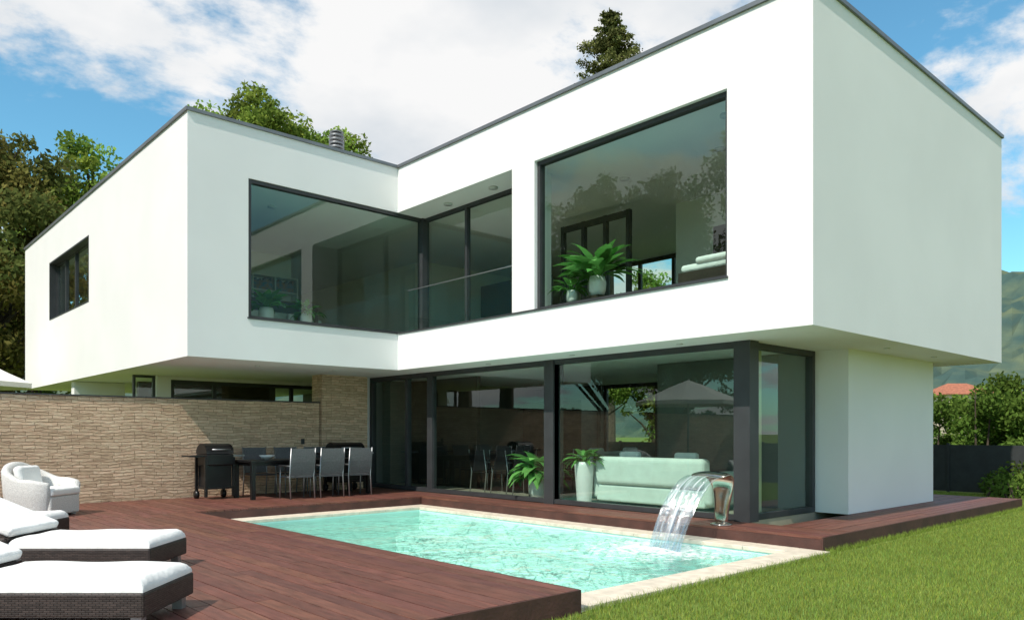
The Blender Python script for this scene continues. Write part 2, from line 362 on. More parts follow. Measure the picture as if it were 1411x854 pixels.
boxes('dark_underfill',[(-6.99,4.63,4.29,12.83,-0.19,-0.05),(-6.99,10.0,12.86,15.77,-0.19,-0.05),(9.215,10.0,4.43,12.85,-0.19,-0.05),(10.01,17.59,4.43,5.38,-0.19,-0.05),(15.81,17.59,5.40,8.99,-0.19,-0.05)],M['soil'],deck)  # solid dark slabs added under the boards so the gaps look dark

# ---------------------------------------------------------------- house
H=empty('modern_house')
XF,XR,YN,YJ=9.157,16.7,4.51,13.62
ZS,ZW0,ZW1,ZT=2.625,3.38,5.95,6.88
st=M['stucco']
box('right_floor_slab',XF,XR,YN,YJ,ZS,ZW0,st,H)
box('right_roof_slab',XF,XR,YN,YJ,ZW1,ZT,st,H)
box('right_wall_corner',XF,XF+0.3,YN,5.72,ZW0,ZW1,st,H)
box('right_column',XF,XF+0.3,9.47,10.04,ZW0,ZW1,st,H)
box('right_column_return',XF+0.3,9.85,9.75,10.04,ZW0,ZW1,M['inwall'],H)
box('right_wall_side',XF+0.3,XR,YN,YN+0.3,ZW0,ZW1,st,H)
for k,(a,b,z0,z1) in enumerate([(YN+0.3,5.6,ZW0,ZW1),(7.6,8.4,ZW0,ZW1),(14.2,17.0,ZW0,ZW1)]):
    box('right_wall_rear_%d'%k,XR-0.3,XR,a,b,z0,z1,st,H)
window('upper_main',"X",XF+0.13,5.72,9.47,ZW0,ZW1,H,fw=0.065,dep=0.12)
window('upper_recess',"X",9.9,10.04,13.70,ZW0,ZW1,H,mull=[(12.2,0.07)],fw=0.07,dep=0.1)
window('rear_a',"X",XR-0.15,5.6,7.6,ZW0,ZW1,H,mull=[6.6],fw=0.09)
window('rear_b',"X",XR-0.15,8.4,14.2,ZW0,ZW1,H,mull=[9.6,10.8,11.9,13.0],fw=0.1)
box('sill_right',XF-0.025,XF+0.06,5.70,13.59,ZW0+0.001,ZW0+0.028,M['frame'],H)
addmesh('balustrade_glass',[(9.35,10.1,3.42),(9.35,13.5,3.42),(9.35,13.5,4.30),(9.35,10.1,4.30)],[(0,1,2,3)],M['glass'],H)
box('balustrade_rail',9.335,9.365,10.06,13.52,4.30,4.315,M['alu'],H)
LX,LY=4.81,27.3; LXE=12.5
box('left_floor_slab',LX,LXE,YJ,LY,ZS,ZW0,st,H)
box('left_roof_slab',LX,LXE,YJ,LY,ZW1,ZT,st,H)
box('left_wall_front',LX,5.90,YJ,YJ+0.3,ZW0,ZW1,st,H)
box('left_wall_side_a',LX,LX+0.3,YJ+0.3,20.02,ZW0,ZW1,st,H)
box('left_wall_side_b',LX,LX+0.3,24.04,LY,ZW0,ZW1,st,H)
box('left_wall_side_sill',LX,LX+0.3,20.02,24.04,ZW0,4.38,st,H)
box('left_wall_rear',LX+0.3,LXE,LY-0.3,LY,ZW0,ZW1,st,H)
box('left_wall_east',LXE-0.3,LXE,17.3,LY-0.3,ZW0,ZW1,st,H)
box('hall_wall',LXE,XR-0.3,17.0,17.3,ZW0,ZW1,st,H)
box('hall_slab',LXE,XR,YJ+0.002,17.3,ZS,ZW0,st,H); box('hall_roof',LXE,XR,YJ+0.002,17.3,ZW1,ZT,st,H)
window('left_front',"Y",YJ+0.09,5.90,9.90,ZW0,ZW1,H,fw=0.065,dep=0.12)
box('corner_post',9.78,9.96,13.60,13.78,ZW0+0.03,ZW1-0.002,M['frame'],H)
box('sill_left',5.88,9.13,YJ-0.025,YJ+0.02,ZW0+0.001,ZW0+0.028,M['frame'],H)
window('left_side',"X",LX+0.2,20.02,24.04,4.38,ZW1,H,mull=[22.0,23.0],fw=0.08)
boxes('left_side_reveal',[(LX-0.01,LX+0.16,20.02,20.05,4.38,5.94),(LX-0.01,LX+0.16,24.01,24.04,4.38,5.94),(LX-0.01,LX+0.16,20.05,24.01,4.38,4.41),(LX-0.01,LX+0.16,20.05,24.01,5.90,5.94)],M['frame'],H)
e=0.035; cz0,cz1=ZT+0.001,ZT+0.06
boxes('roof_coping',[(XF-e,XF+0.25,YN-e,YJ-e,cz0,cz1),(XF+0.25,XR+e,YN-e,YN+0.25,cz0,cz1),(XR-0.25,XR+e,YN+0.25,17.3,cz0,cz1),
   (LX-e,XF+0.25,YJ-e,YJ+0.25,cz0,cz1),(LX-e,LX+0.25,YJ+0.25,LY+e,cz0,cz1),(LX+0.25,LXE,LY-0.25,LY+e,cz0,cz1)],M['coping'],H)
# ground floor
GX=10.03
window('living',"X",GX,6.02,13.60,0.0,ZS,H,mull=[(9.91,0.24)],fw=0.09,dep=0.12)
window('door_zone',"X",GX,13.60,16.03,0.0,ZS,H,mull=[(14.5,0.09)],fw=0.10,dep=0.12)
box('corner_column',GX-0.09,GX+0.16,5.84,6.10,0,ZS-0.002,M['frame'],H)
box('mid_column',GX-0.09,GX-0.07+0.25,9.79,10.03,0,ZS-0.002,M['frame'],H)
window('living_side',"Y",6.0,GX+0.17,12.13,0.0,ZS,H,fw=0.09,dep=0.12)
box('service_block',12.14,15.78,5.40,9.0,0,ZS,st,H)
boxes('living_dark_panels',[(12.06,12.135,6.08,9.0,0.02,ZS-0.01),(12.06,15.9,9.003,9.06,0.02,ZS-0.01)],M['ingrey'],H)  # dark sheets added over the white block to imitate a dim interior
box('end_column',9.72,10.03,16.05,16.50,0,ZS,st,H)
box('end_wall',GX,16.4,16.50,16.8,0,ZS,M['ingrey'],H)
box('living_floor',GX-0.06,16.4,5.95,16.5,-0.15,0.012,M['floor'],H)
box('living_rear_a',16.1,16.4,9.0,10.0,0.012,ZS,M['ingrey'],H)
box('living_rear_b',16.1,16.4,14.0,16.5,0.012,ZS,M['ingrey'],H)
window('living_rear',"X",16.25,10.0,14.0,0.012,ZS,H,mull=[11.1,12.2],fw=0.1)
box('kitchen_cabinets',15.4,16.09,14.1,16.4,0.02,2.2,M['darkwood'],H)
box('entry_dark_backing',11.4,11.5,13.7,16.4,0.02,ZS-0.01,M['darkwood'],H)  # dark wall added behind the doors so the interior there looks dim
boxes('rear_volume_wall',[(5.85,6.16,18.5,18.8,-0.2,ZS),(6.16,9.96,18.5,18.8,-0.2,1.4),(9.96,12.5,18.5,18.8,-0.2,ZS),(6.16,9.96,18.5,18.8,2.54,ZS)],st,H)
window('rear_band',"Y",18.6,6.16,9.96,1.4,2.54,H,mull=[7.2,9.2],fw=0.09)
boxes('rear_room',[(6.2,9.9,21,21.2,-0.1,ZS-0.01),(12.3,12.5,18.8,24,-0.1,ZS-0.01)],M['darkwood'],H)
box('rear_small_return',5.35,5.849,18.62,18.7,-0.2,1.6,st,H)
window('rear_small',"Y",18.66,5.38,5.85,1.6,ZS-0.01,H,fw=0.05)
box('rear_white_wall',4.95,6.15,22.0,22.3,-0.2,2.615,st,H)
boxes('upper_right_floor_finish',[(9.5,16.38,4.83,16.9,ZW0+0.002,ZW0+0.02)],M['floor'],H)
boxes('upper_left_floor_finish',[(5.2,9.49,13.95,26.9,ZW0+0.002,ZW0+0.02)],M['floor'],H)
box('upper_partition_a',13.0,13.15,4.83,9.3,ZW0+0.02,ZW1-0.002,M['inwall'],H)
box('upper_partition_c',5.2,9.4,19.0,19.15,ZW0+0.02,ZW1-0.002,M['inwall'],H)
ifr=[]
for yy in (9.7,10.3,10.9,11.5): ifr.append((12.0,12.09,yy,yy+0.09,ZW0+0.02,5.75))
for yy in (9.79,10.39,10.99): ifr.append((12.0,12.08,yy+0.001,yy+0.509,5.62,5.74)); ifr.append((12.0,12.08,yy+0.001,yy+0.509,ZW0+0.03,ZW0+0.25))
boxes('interior_frames',ifr,M['frame'],H)
box('interior_door',12.96,12.995,7.6,8.4,ZW0+0.02,5.3,M['darkwood'],H)
box('upper_dark_cabinet',14.2,14.5,14.3,16.9,ZW0+0.02,5.5,M['darkwood'],H)
for (x,y) in [(9.6,6.8),(9.6,9.0),(9.6,11.2),(12.5,4.95),(14.5,4.95),(6.5,14.6),(8.2,14.6)]:
    lathe('downlight',[(0.05,ZS-0.012),(0.05,ZS+0.004)],M['lamp'],H,loc=(x,y,0),seg=16)
for (x,y) in [(9.9,6.2),(11,7),(11,9),(9.55,11),(9.55,12.4),(7,15)]:
    lathe('ceiling_light',[(0.09,ZW1-0.03),(0.09,ZW1+0.004)],M['lamp'],H,loc=(x,y,0),seg=16)
v=empty('chimney_vent',(8.6,15.2,ZT),parent=H)
lathe('vent_pipe',[(0.13,0),(0.13,0.85)],M['alu'],v)
for k in range(6):
    z=0.55+k*0.085; lathe('louvre_%d'%k,[(0.13,z),(0.17,z-0.02),(0.165,z+0.02),(0.13,z+0.045)],M['coping'],v)
lathe('vent_cap',[(0.15,1.05),(0.16,1.07),(0.05,1.10)],M['coping'],v)

# stone wall
W=empty('stone_wall')
box('wall_body',-7.0,8.50,15.80,16.1,-0.2,1.975,M['stone'],W)
box('wall_cap',-7.02,8.52,15.78,16.12,1.976,2.0,M['frame'],W)
Pp=empty('stone_pillar')
box('pillar_body',8.53,9.71,15.72,16.2,-0.2,ZS-0.002,M['stone'],Pp)
box('light_switch',8.05,8.13,15.785,15.80,1.05,1.17,M['frame'],W)

# ---------------------------------------------------------------- furniture
def lounger(r,d,rz,length=2.05,w=0.78,ang=22):
    x,y=P(r,d)
    o=empty('sun_lounger',(x,y,0.0),rz)
    box('frame',-1.28,0,-w/2,w/2,0.09,0.25,M['wicker'],o,0.015)
    for i,(a,b) in enumerate([(-0.06,-w/2+0.05),(-0.06,w/2-0.12),(-length+0.08,-w/2+0.05),(-length+0.08,w/2-0.12)]):
        box('leg_%d'%i,a-0.05,a+0.02,b,b+0.07,0.0,0.10,M['alu'],o)
    box('head_base',-length,-1.283,-w/2-0.02,w/2+0.02,0.07,0.345,M['wicker'],o,0.015)
    nx_,ny_=40,18; vs=[];fs=[]; rr=random.Random(int(d*10))
    ph=[rr.uniform(0,6) for _ in range(4)]
    def prof(u): return min(1.0,(min(u,1-u)/0.045))**0.5 if min(u,1-u)<0.045 else 1.0
    for i in range(nx_+1):
        u=0.5-0.5*math.cos(math.pi*i/nx_)
        for j in range(ny_+1):
            v_=0.5-0.5*math.cos(math.pi*j/ny_)
            h=min(prof(u),prof(v_))
            x_=-1.29+1.28*u; y_=(-w/2+0.01)+(w-0.02)*v_
            zz=0.262+0.075*h+0.005*math.sin(x_*9+ph[0]+y_*3)*h+0.003*math.sin(y_*17+x_*4+ph[1])*h-0.006*math.sin(math.pi*u)*math.sin(math.pi*v_)
            vs.append((x_,y_,zz))
    for i in range(nx_):
        for j in range(ny_):
            a=i*(ny_+1)+j; fs.append((a,a+ny_+1,a+ny_+2,a+1))
    k=len(vs)
    rim=[i*(ny_+1) for i in range(nx_+1)]+[nx_*(ny_+1)+j for j in range(1,ny_+1)]+[i*(ny_+1)+ny_ for i in range(nx_-1,-1,-1)]+[j for j in range(ny_-1,0,-1)]
    for r_ in rim: vs.append((vs[r_][0],vs[r_][1],0.252))
    m_=len(rim)
    for i in range(m_): fs.append((rim[i],k+i,k+(i+1)%m_,rim[(i+1)%m_]))
    addmesh('cushion',vs,fs,M['white_fabric'],o,smooth=True)
    t=0.08; a0=(-1.27,0.335); L2=0.74; an=math.radians(ang)
    ux,uz=-math.cos(an),math.sin(an); nx2,nz2=math.sin(an),math.cos(an)
    for nm,w2,n0,n1,mt,ex in (('back_cushion',w/2-0.02,0,t,M['white_fabric'],0),('back_frame',w/2-0.01,-0.045,-0.003,M['wicker'],0.02)):
        vs=[]
        for yy in (-w2,w2):
            for (s,n) in [(0,n0),(L2+ex,n0),(L2+ex,n1),(0,n1)]:
                vs.append((a0[0]+ux*s+nx2*n,yy,a0[1]+0.005+uz*s+nz2*n))
        ob=addmesh(nm,vs,[(0,1,2,3),(7,6,5,4),(0,4,5,1),(1,5,6,2),(2,6,7,3),(3,7,4,0)],mt,o)
        if nm=='back_cushion': bevel(ob,0.03,4)
    return o
lounger(-2.36,5.31,CAMROT)
lounger(-3.22,7.22,CAMROT)
lounger(-5.45,9.1,CAMROT+math.radians(2),ang=10)

def armchair(x,y,rz):
    o=empty('white_armchair',(x,y,0),rz)
    n=48; vs=[];fs=[]
    def rad(a,ins):
        c,s=math.cos(a),math.sin(a); R0=0.47-ins
        return R0/((abs(c)**3.2+abs(s)**3.2)**(1/3.2))
    A=math.radians(42)
    rows=[]
    for i in range(n+1):
        a=A+(2*math.pi-2*A)*i/n
        back=max(0,-math.cos(a)); h=0.58+0.26*(back**1.5)
        if math.cos(a)>0.3: h-=0.05*(math.cos(a)-0.3)/0.45
        row=[]
        for (ins,z) in [(0.06,0.0),(0.02,h*0.5),(0.0,h-0.05),(0.02,h),(0.08,h),(0.11,h-0.05),(0.12,0.30),(0.12,0.0)]:
            r=rad(a,ins); row.append((r*math.cos(a),r*math.sin(a),z))
        rows.append(row)
    m=len(rows[0])
    for row in rows: vs+=row
    for i in range(n):
        for j in range(m-1):
            a=i*m+j; fs.append((a,a+m,a+m+1,a+1))
    fs.append(tuple(range(m))); fs.append(tuple(n*m+j for j in range(m))[::-1])
    addmesh('woven_shell',vs,fs,M['whitewicker'],o,smooth=True)
    box('seat_base',-0.33,0.40,-0.34,0.34,0.03,0.32,M['whitewicker'],o,0.03,3)
    box('seat_cushion',-0.33,0.42,-0.34,0.34,0.322,0.44,M['white_fabric'],o,0.04,4)
    p=box('pillow',-0.27,-0.13,-0.24,0.24,0.45,0.86,M['white_fabric'],o,0.06,4); p.rotation_euler=(0,-0.22,0); p.location=(0.12,0,-0.02)
    return o
x,y=PP(57,12.0)
armchair(x,y,CAMROT+math.radians(-5))

def umbrella(x,y,half,zr,name='parasol'):
    o=empty(name,(x,y,0))
    tubeobj('pole',[(0,0,-0.2),(0,0,zr+0.75)],0.03,M['alu'],o)
    lathe('base',[(0.35,-0.2),(0.35,-0.12),(0.06,-0.08)],M['coping'],o)
    n=8; vs=[(0,0,zr+0.72)];fs=[]
    rings=[(0.33,0.53),(0.66,0.27),(1.0,0.0),(1.0,-0.13)]
    for (k,dz) in rings:
        for i in range(n):
            a=2*math.pi*i/n+0.3; vs.append((half*k*math.cos(a),half*k*math.sin(a),zr+dz-(0.03 if 0<k<1 else 0)))
    for i in range(n): fs.append((0,1+i,1+(i+1)%n))
    for q in range(3):
        for i in range(n):
            a=1+q*n+i;b=1+q*n+(i+1)%n; fs.append((a,a+n,b+n,b))
    addmesh('canopy',vs,fs,M['soft'],o)
    for i in range(n):
        a=2*math.pi*i/n+0.3; tubeobj('rib_%d'%i,[(0,0,zr+0.66),(half*math.cos(a),half*math.sin(a),zr-0.02)],0.012,M['alu'],o,seg=5)
umbrella(-1.45,14.9,1.75,2.35)
x,y=PP(-46,20); umbrella(x,y,1.5,2.62)

def chair(x,y,rz,mat='greymesh',fr='alu',name='dining_chair',bh=0.92):
    o=empty(name,(x,y,0.012 if x>10 else 0),rz)
    w=0.25
    for sx in (-1,1):
        tubeobj('rear_leg',[(sx*w,-0.27,0),(sx*w,-0.22,0.44),(sx*w,-0.30,bh)],0.014,M[fr],o,seg=6)
        tubeobj('front_leg',[(sx*w,0.24,0),(sx*w,0.22,0.64)],0.014,M[fr],o,seg=6)
        box('armrest',sx*w-0.025,sx*w+0.025,-0.24,0.25,0.64,0.665,M[fr],o,0.005)
    box('seat',-w,w,-0.22,0.23,0.42,0.45,M[mat],o,0.008)
    vs=[];fs=[]
    for j in range(5):
        z=0.46+(bh-0.47)*j/4; yy=-0.225-0.075*j/4-0.02*math.sin(math.pi*j/4)
        vs+=[(-w,yy,z),(w,yy,z),(w,yy+0.012,z),(-w,yy+0.012,z)]
    for j in range(4):
        for k in range(4):
            a=j*4+k;b=j*4+(k+1)%4; fs.append((a,b,b+4,a+4))
    fs+= [(0,3,2,1),(16,17,18,19)]
    addmesh('backrest',vs,fs,M[mat],o)
    return o
def table(x0,x1,y0,y1,z,mat,name='dining_table',zb=0):
    o=empty(name,((x0+x1)/2,(y0+y1)/2,zb)); a=(x1-x0)/2;b=(y1-y0)/2
    box('top',-a,a,-b,b,z-0.04,z,M[mat],o,0.006)
    box('apron',-a+0.08,a-0.08,-b+0.08,b-0.08,z-0.11,z-0.041,M[mat],o)
    for sx in(-1,1):
        for sy in (-1,1): box('leg',sx*(a-0.06)-0.04,sx*(a-0.06)+0.04,sy*(b-0.06)-0.04,sy*(b-0.06)+0.04,0,z-0.042,M[mat],o)
    return o
table(6.25,8.95,14.3,15.2,0.76,'black')
for xx in (7.1,7.75,8.4): chair(xx,14.1,random.uniform(-0.08,0.08),bh=1.0)
for xx in (6.9,7.6,8.3): chair(xx,15.35,math.pi,bh=1.0)
bw=empty('fruit_bowl',(6.75,14.7,0.761)); lathe('bowl',[(0.05,0),(0.12,0.05),(0.16,0.09),(0.15,0.09),(0.10,0.05),(0.03,0.02)],M['pot'],bw)
def grill(x,y,rz,w=0.7):
    o=empty('barbecue_grill',(x,y,0),rz)
    for sx in (-1,1):
        for sy in (-1,1): box('leg',sx*w/2-0.025,sx*w/2+0.025,sy*0.22-0.025,sy*0.22+0.025,0.05,0.82,M['black'],o)
    box('lower_shelf',-w/2,w/2,-0.24,0.24,0.2,0.24,M['black'],o)
    box('cabinet',-w/2+0.03,w/2-0.03,-0.2,0.2,0.241,0.655,M['black'],o)
    box('firebox',-w/2,w/2,-0.25,0.25,0.66,0.88,M['black'],o,0.02)
    vs=[];fs=[];n=10
    for xx in (-w/2,w/2):
        for i in range(n+1):
            a=math.pi*i/n; vs.append((xx,-0.25*math.cos(a),0.885+0.2*math.sin(a)))
    for i in range(n): fs.append((i,i+1,n+2+i,n+1+i))
    fs.append(tuple(range(n+1))); fs.append(tuple(range(n+1,2*n+2))[::-1])
    addmesh('hood',vs,fs,M['black'],o)
    box('side_table_l',-w/2-0.3,-w/2-0.01,-0.2,0.2,0.83,0.86,M['black'],o); box('side_table_r',w/2+0.01,w/2+0.25,-0.2,0.2,0.83,0.86,M['alu'],o)
    tubeobj('handle',[(-w/3,-0.29,0.97),(w/3,-0.29,0.97)],0.014,M['alu'],o)
    for sx in (-1,1): tubeobj('wheel',[(sx*w/2-0.03,0.22,0.08),(sx*w/2+0.03,0.22,0.08)],0.08,M['black'],o,seg=14)
grill(5.9,15.2,0.05,0.55); grill(8.9,15.35,0,0.75)
# indoor
table(11.3,12.3,11.2,13.3,0.75,'darkwood')
for yy in (11.55,12.25,12.95):
    chair(11.05,yy,-math.pi/2,'black','alu'); chair(12.55,yy,math.pi/2,'black','alu')
def sofa(x,y,rz,w=2.3,zb=0.012):
    o=empty('sofa',(x,y,zb),rz)
    box('base',-w/2,w/2,-0.45,0.45,0.06,0.36,M['sofa'],o,0.04,3)
    box('back',-w/2,w/2,-0.50,-0.24,0.361,0.86,M['sofa'],o,0.08,4)
    for s in (-1,1):
        box('arm',s*(w/2-0.02)-0.13,s*(w/2-0.02)+0.13,-0.44,0.47,0.1,0.64,M['sofa'],o,0.07,4)
        box('cushion',(0.01 if s>0 else -w/2+0.14),(w/2-0.14 if s>0 else -0.01),-0.22,0.45,0.361,0.50,M['sofa'],o,0.05,4)
        box('throw_pillow',s*0.6-0.22,s*0.6+0.22,-0.22,-0.08,0.51,0.95,M['white_fabric'],o,0.05,3)
sofa(11.0,8.15,-math.pi/2,2.3)
sofa(13.6,11.3,math.pi,1.8)
def plant(x,y,z,potr,poth,leaves,ll,droop,name='potted_plant',tall=False,plinth=0):
    o=empty(name,(x,y,z))
    if plinth: box('plinth',-potr*1.2,potr*1.2,-potr*1.2,potr*1.2,-plinth,-0.001,M['darkwood'],o)
    if tall: prof=[(potr*0.72,0),(potr*0.75,0.02),(potr*1.0,poth*0.9),(potr*1.02,poth),(potr*0.9,poth),(potr*0.88,poth-0.04)]
    else: prof=[(potr*0.7,0),(potr*0.95,poth*0.3),(potr*1.0,poth*0.7),(potr*0.85,poth),(potr*0.75,poth),(potr*0.72,poth-0.03)]
    lathe('pot',prof,M['pot'],o); lathe('soil',[(potr*0.72,poth-0.06),(potr*0.70,poth-0.035)],M['soil'],o)
    vs=[];fs=[];tn=[]
    rr=random.Random(int(x*100))
    for i in range(leaves):
        a=rr.uniform(0,2*math.pi); l=ll*rr.uniform(0.5,1.1); el=rr.uniform(0.5,1.5); w=l*rr.uniform(0.10,0.17)
        k=len(vs); nseg=6; p=Vector((0.03*math.cos(a),0.03*math.sin(a),poth-0.04)); e=el
        for s in range(nseg+1):
            f=s/nseg; ww=w*math.sin(math.pi*min(1,max(0.05,(f*1.0)**0.8)))*1.0 if f>0.35 else w*0.12
            if s==nseg: ww=0.002
            sd=Vector((-math.sin(a),math.cos(a),0.25*math.sin(i)))
            vs.append(p-sd*ww); vs.append(p+sd*ww)
            p=p+Vector((math.cos(a)*math.cos(e),math.sin(a)*math.cos(e),math.sin(e)))*l/nseg; e-=droop*rr.uniform(0.7,1.3)
        t=rr.uniform(0.6,1.4)
        for s in range(nseg): fs.append((k+2*s,k+2*s+1,k+2*s+3,k+2*s+2)); tn.append((t,t,t))
    addmesh('leaves',vs,fs,M['leaf_h'],o,tone=tn)
plant(9.85,8.65,3.60,0.15,0.34,80,0.85,0.22,plinth=0.19)
plant(9.8,9.2,3.55,0.10,0.22,40,0.5,0.3,plinth=0.14)
plant(10.40,9.45,0.012,0.18,0.76,50,0.50,0.3,name='vase_with_plant',tall=True)
plant(10.50,10.7,0.012,0.24,0.42,100,0.85,0.3)
plant(6.6,14.4,3.45,0.15,0.3,50,0.6,0.25,plinth=0.04); plant(7.4,14.3,3.45,0.12,0.25,50,0.5,0.3,plinth=0.04)
vs=[];fs=[];n=60
for i in range(n+1):
    xx=10.35+0.6*i/n; yy=6.25+0.04*math.sin(i*1.3)
    vs+=[(xx,yy,0.03),(xx,yy,2.6)]
for i in range(n): fs.append((2*i,2*i+2,2*i+3,2*i+1))
addmesh('curtain',vs,fs,M['curtain'],H,smooth=True)
bd=empty('bed',(10.6,6.1,ZW0+0.02)); box('base',-0.9,1.1,-0.9,0.8,0,0.3,M['darkwood'],bd); box('mattress',-0.88,1.08,-0.88,0.78,0.301,0.42,M['white_fabric'],bd,0.05,4); box('duvet',-0.92,0.6,-0.92,0.5,0.40,0.50,M['white_fabric'],bd,0.05,4)
bs=empty('bookshelf',(8.2,18.8,ZW0+0.02)); L_=[]
for i in range(6): L_.append((-1.2,1.2,-0.15,0.15,0.38*i,0.38*i+0.03))
for i in range(5): L_.append((-1.2+0.6*i-0.013,-1.2+0.6*i+0.013,-0.149,0.149,0.031,1.93))
boxes('shelves',L_,M['pot'],bs)
bk=[]
for i in range(5):
    for j in range(4):
        xx=-1.17+0.6*j
        while xx<-1.2+0.6*(j+1)-0.1 and random.random()<0.93:
            w=random.uniform(0.02,0.05); bk.append((xx,xx+w-0.003,-0.12,0.08,0.38*i+0.031,0.38*i+0.031+random.uniform(0.2,0.32))); xx+=w
boxes('books',bk,M['book'],bs)
table(6.6,8.4,15.6,16.6,0.75,'darkwood',name='desk',zb=3.401)
sofa(8.2,17.4,math.pi,1.8,zb=3.401)

# spout and falling water
wf=empty('pool_waterfall_spout',(9.42,5.98,0),math.atan2(0.17,-0.98))
path=[(0,0.0),(0.0,0.2),(-0.03,0.42),(-0.03,0.58),(0.03,0.70),(0.13,0.75),(0.24,0.74),(0.32,0.70)]
wid=[0.11,0.11,0.15,0.20,0.26,0.30,0.32,0.33]
vs=[];fs=[]
for i,((s,z),w) in enumerate(zip(path,wid)):
    a=Vector(path[max(0,i-1)]);b=Vector(path[min(len(path)-1,i+1)]); t=(b-a).normalized(); nrm=Vector((-t.y,t.x))*0.018
    if i<3: nrm*=2.2
    for sgn in (1,-1):
        for k in range(5):
            kk=k if sgn==1 else 4-k
            yy=-w+2*w*kk/4; cur=-0.03*(abs(kk-2)/2)**2
            vs.append((s+nrm.x*sgn+cur*0.3,yy,z+nrm.y*sgn+cur))
for i in range(len(path)-1):
    for k in range(10):
        a=i*10+k;b=i*10+(k+1)%10; fs.append((a,b,b+10,a+10))
fs.append(tuple(range(10))[::-1]); fs.append(tuple((len(path)-1)*10+k for k in range(10)))
sp=addmesh('spout',vs,fs,M['steel'],wf,smooth=True); sb=sp.modifiers.new('s','SUBSURF'); sb.levels=2; sb.render_levels=2
lathe('foot',[(0.15,0.002),(0.15,0.02),(0.11,0.03)],M['steel'],wf)
for layer in range(2):
    vs=[];fs=[];ns=40;nw=48
    for i in range(ns+1):
        T=0.455*i/ns; s=0.31+1.75*T+0.02*layer; z=0.695-0.12*T-4.9*T*T*0.93
        w=0.315*(1-0.06*i/ns)
        for k in range(nw+1):
            f=k/nw*2-1
            j=0.012*math.sin(k*1.7+layer)+0.01*math.sin(k*0.9+i*0.25+layer*2)
            edge=0.02*i/ns*math.sin(k*2.9+layer*1.3)
            vs.append((s+j*(i/ns+0.2)-0.02*layer,f*w+edge*0.4,z+edge))
    for i in range(ns):
        for k in range(nw):
            a=i*(nw+1)+k; fs.append((a,a+1,a+nw+2,a+nw+1))
    addmesh('water_sheet_%d'%layer,vs,fs,M['fall'],wf,smooth=True)

# fence
fe=empty('garden_fence'); L_=[]
for i in range(24):
    y0=-20+1.8*i; L_.append((21.5,21.53,y0+0.03,y0+1.77,-0.18,1.0)); L_.append((21.47,21.56,y0-0.03,y0+0.03,-0.2,1.04))
boxes('panels',L_,M['fence'],fe)
x,y=PP(1318,120); fh=empty('distant_house',(x,y,0),CAMROT)
box('walls',-3.5,3.5,-4,4,-0.2,7.4,M['housewall'],fh)
boxes('windows',[(-2.5,-1.5,-4.05,-4.0,5.0,6.4),(-0.5,0.5,-4.05,-4.0,5.0,6.4),(1.5,2.5,-4.05,-4,5.0,6.4)],M['frame'],fh)
addmesh('roof',[(-4.2,-4.7,7.3),(4.2,-4.7,7.3),(4.2,4.7,7.3),(-4.2,4.7,7.3),(-1.5,0,9.2),(1.5,0,9.2)],[(0,1,5,4),(1,2,5),(2,3,4,5),(3,0,4),(0,3,2,1)],M['rooftile'],fh)

# hills
vs=[];fs=[];na,nr=260,34
rs=np.random.default_rng(8)
for j in range(nr+1):
    d=350+700*j/nr
    for i in range(na+1):
        px=-900+4200*i/na
        t=(px-705)/F
        x,y=P(t*d,d)
        prof=0.07+0.165/(1+math.exp(-(px-1200)/110))
        f=j/nr
        hgt=prof*1050*(f**1.3)*(1+0.07*math.sin(px*0.013+j*0.4)+0.04*math.sin(px*0.041+j)+0.012*math.sin(px*0.17+j*2))+rs.uniform(-4,4)
        vs.append((x,y,-3+hgt+CH))
for j in range(nr):
    for i in range(na):
        a=j*(na+1)+i; fs.append((a,a+1,a+na+2,a+na+1))
addmesh('hills',vs,fs,M['hill'],smooth=False)

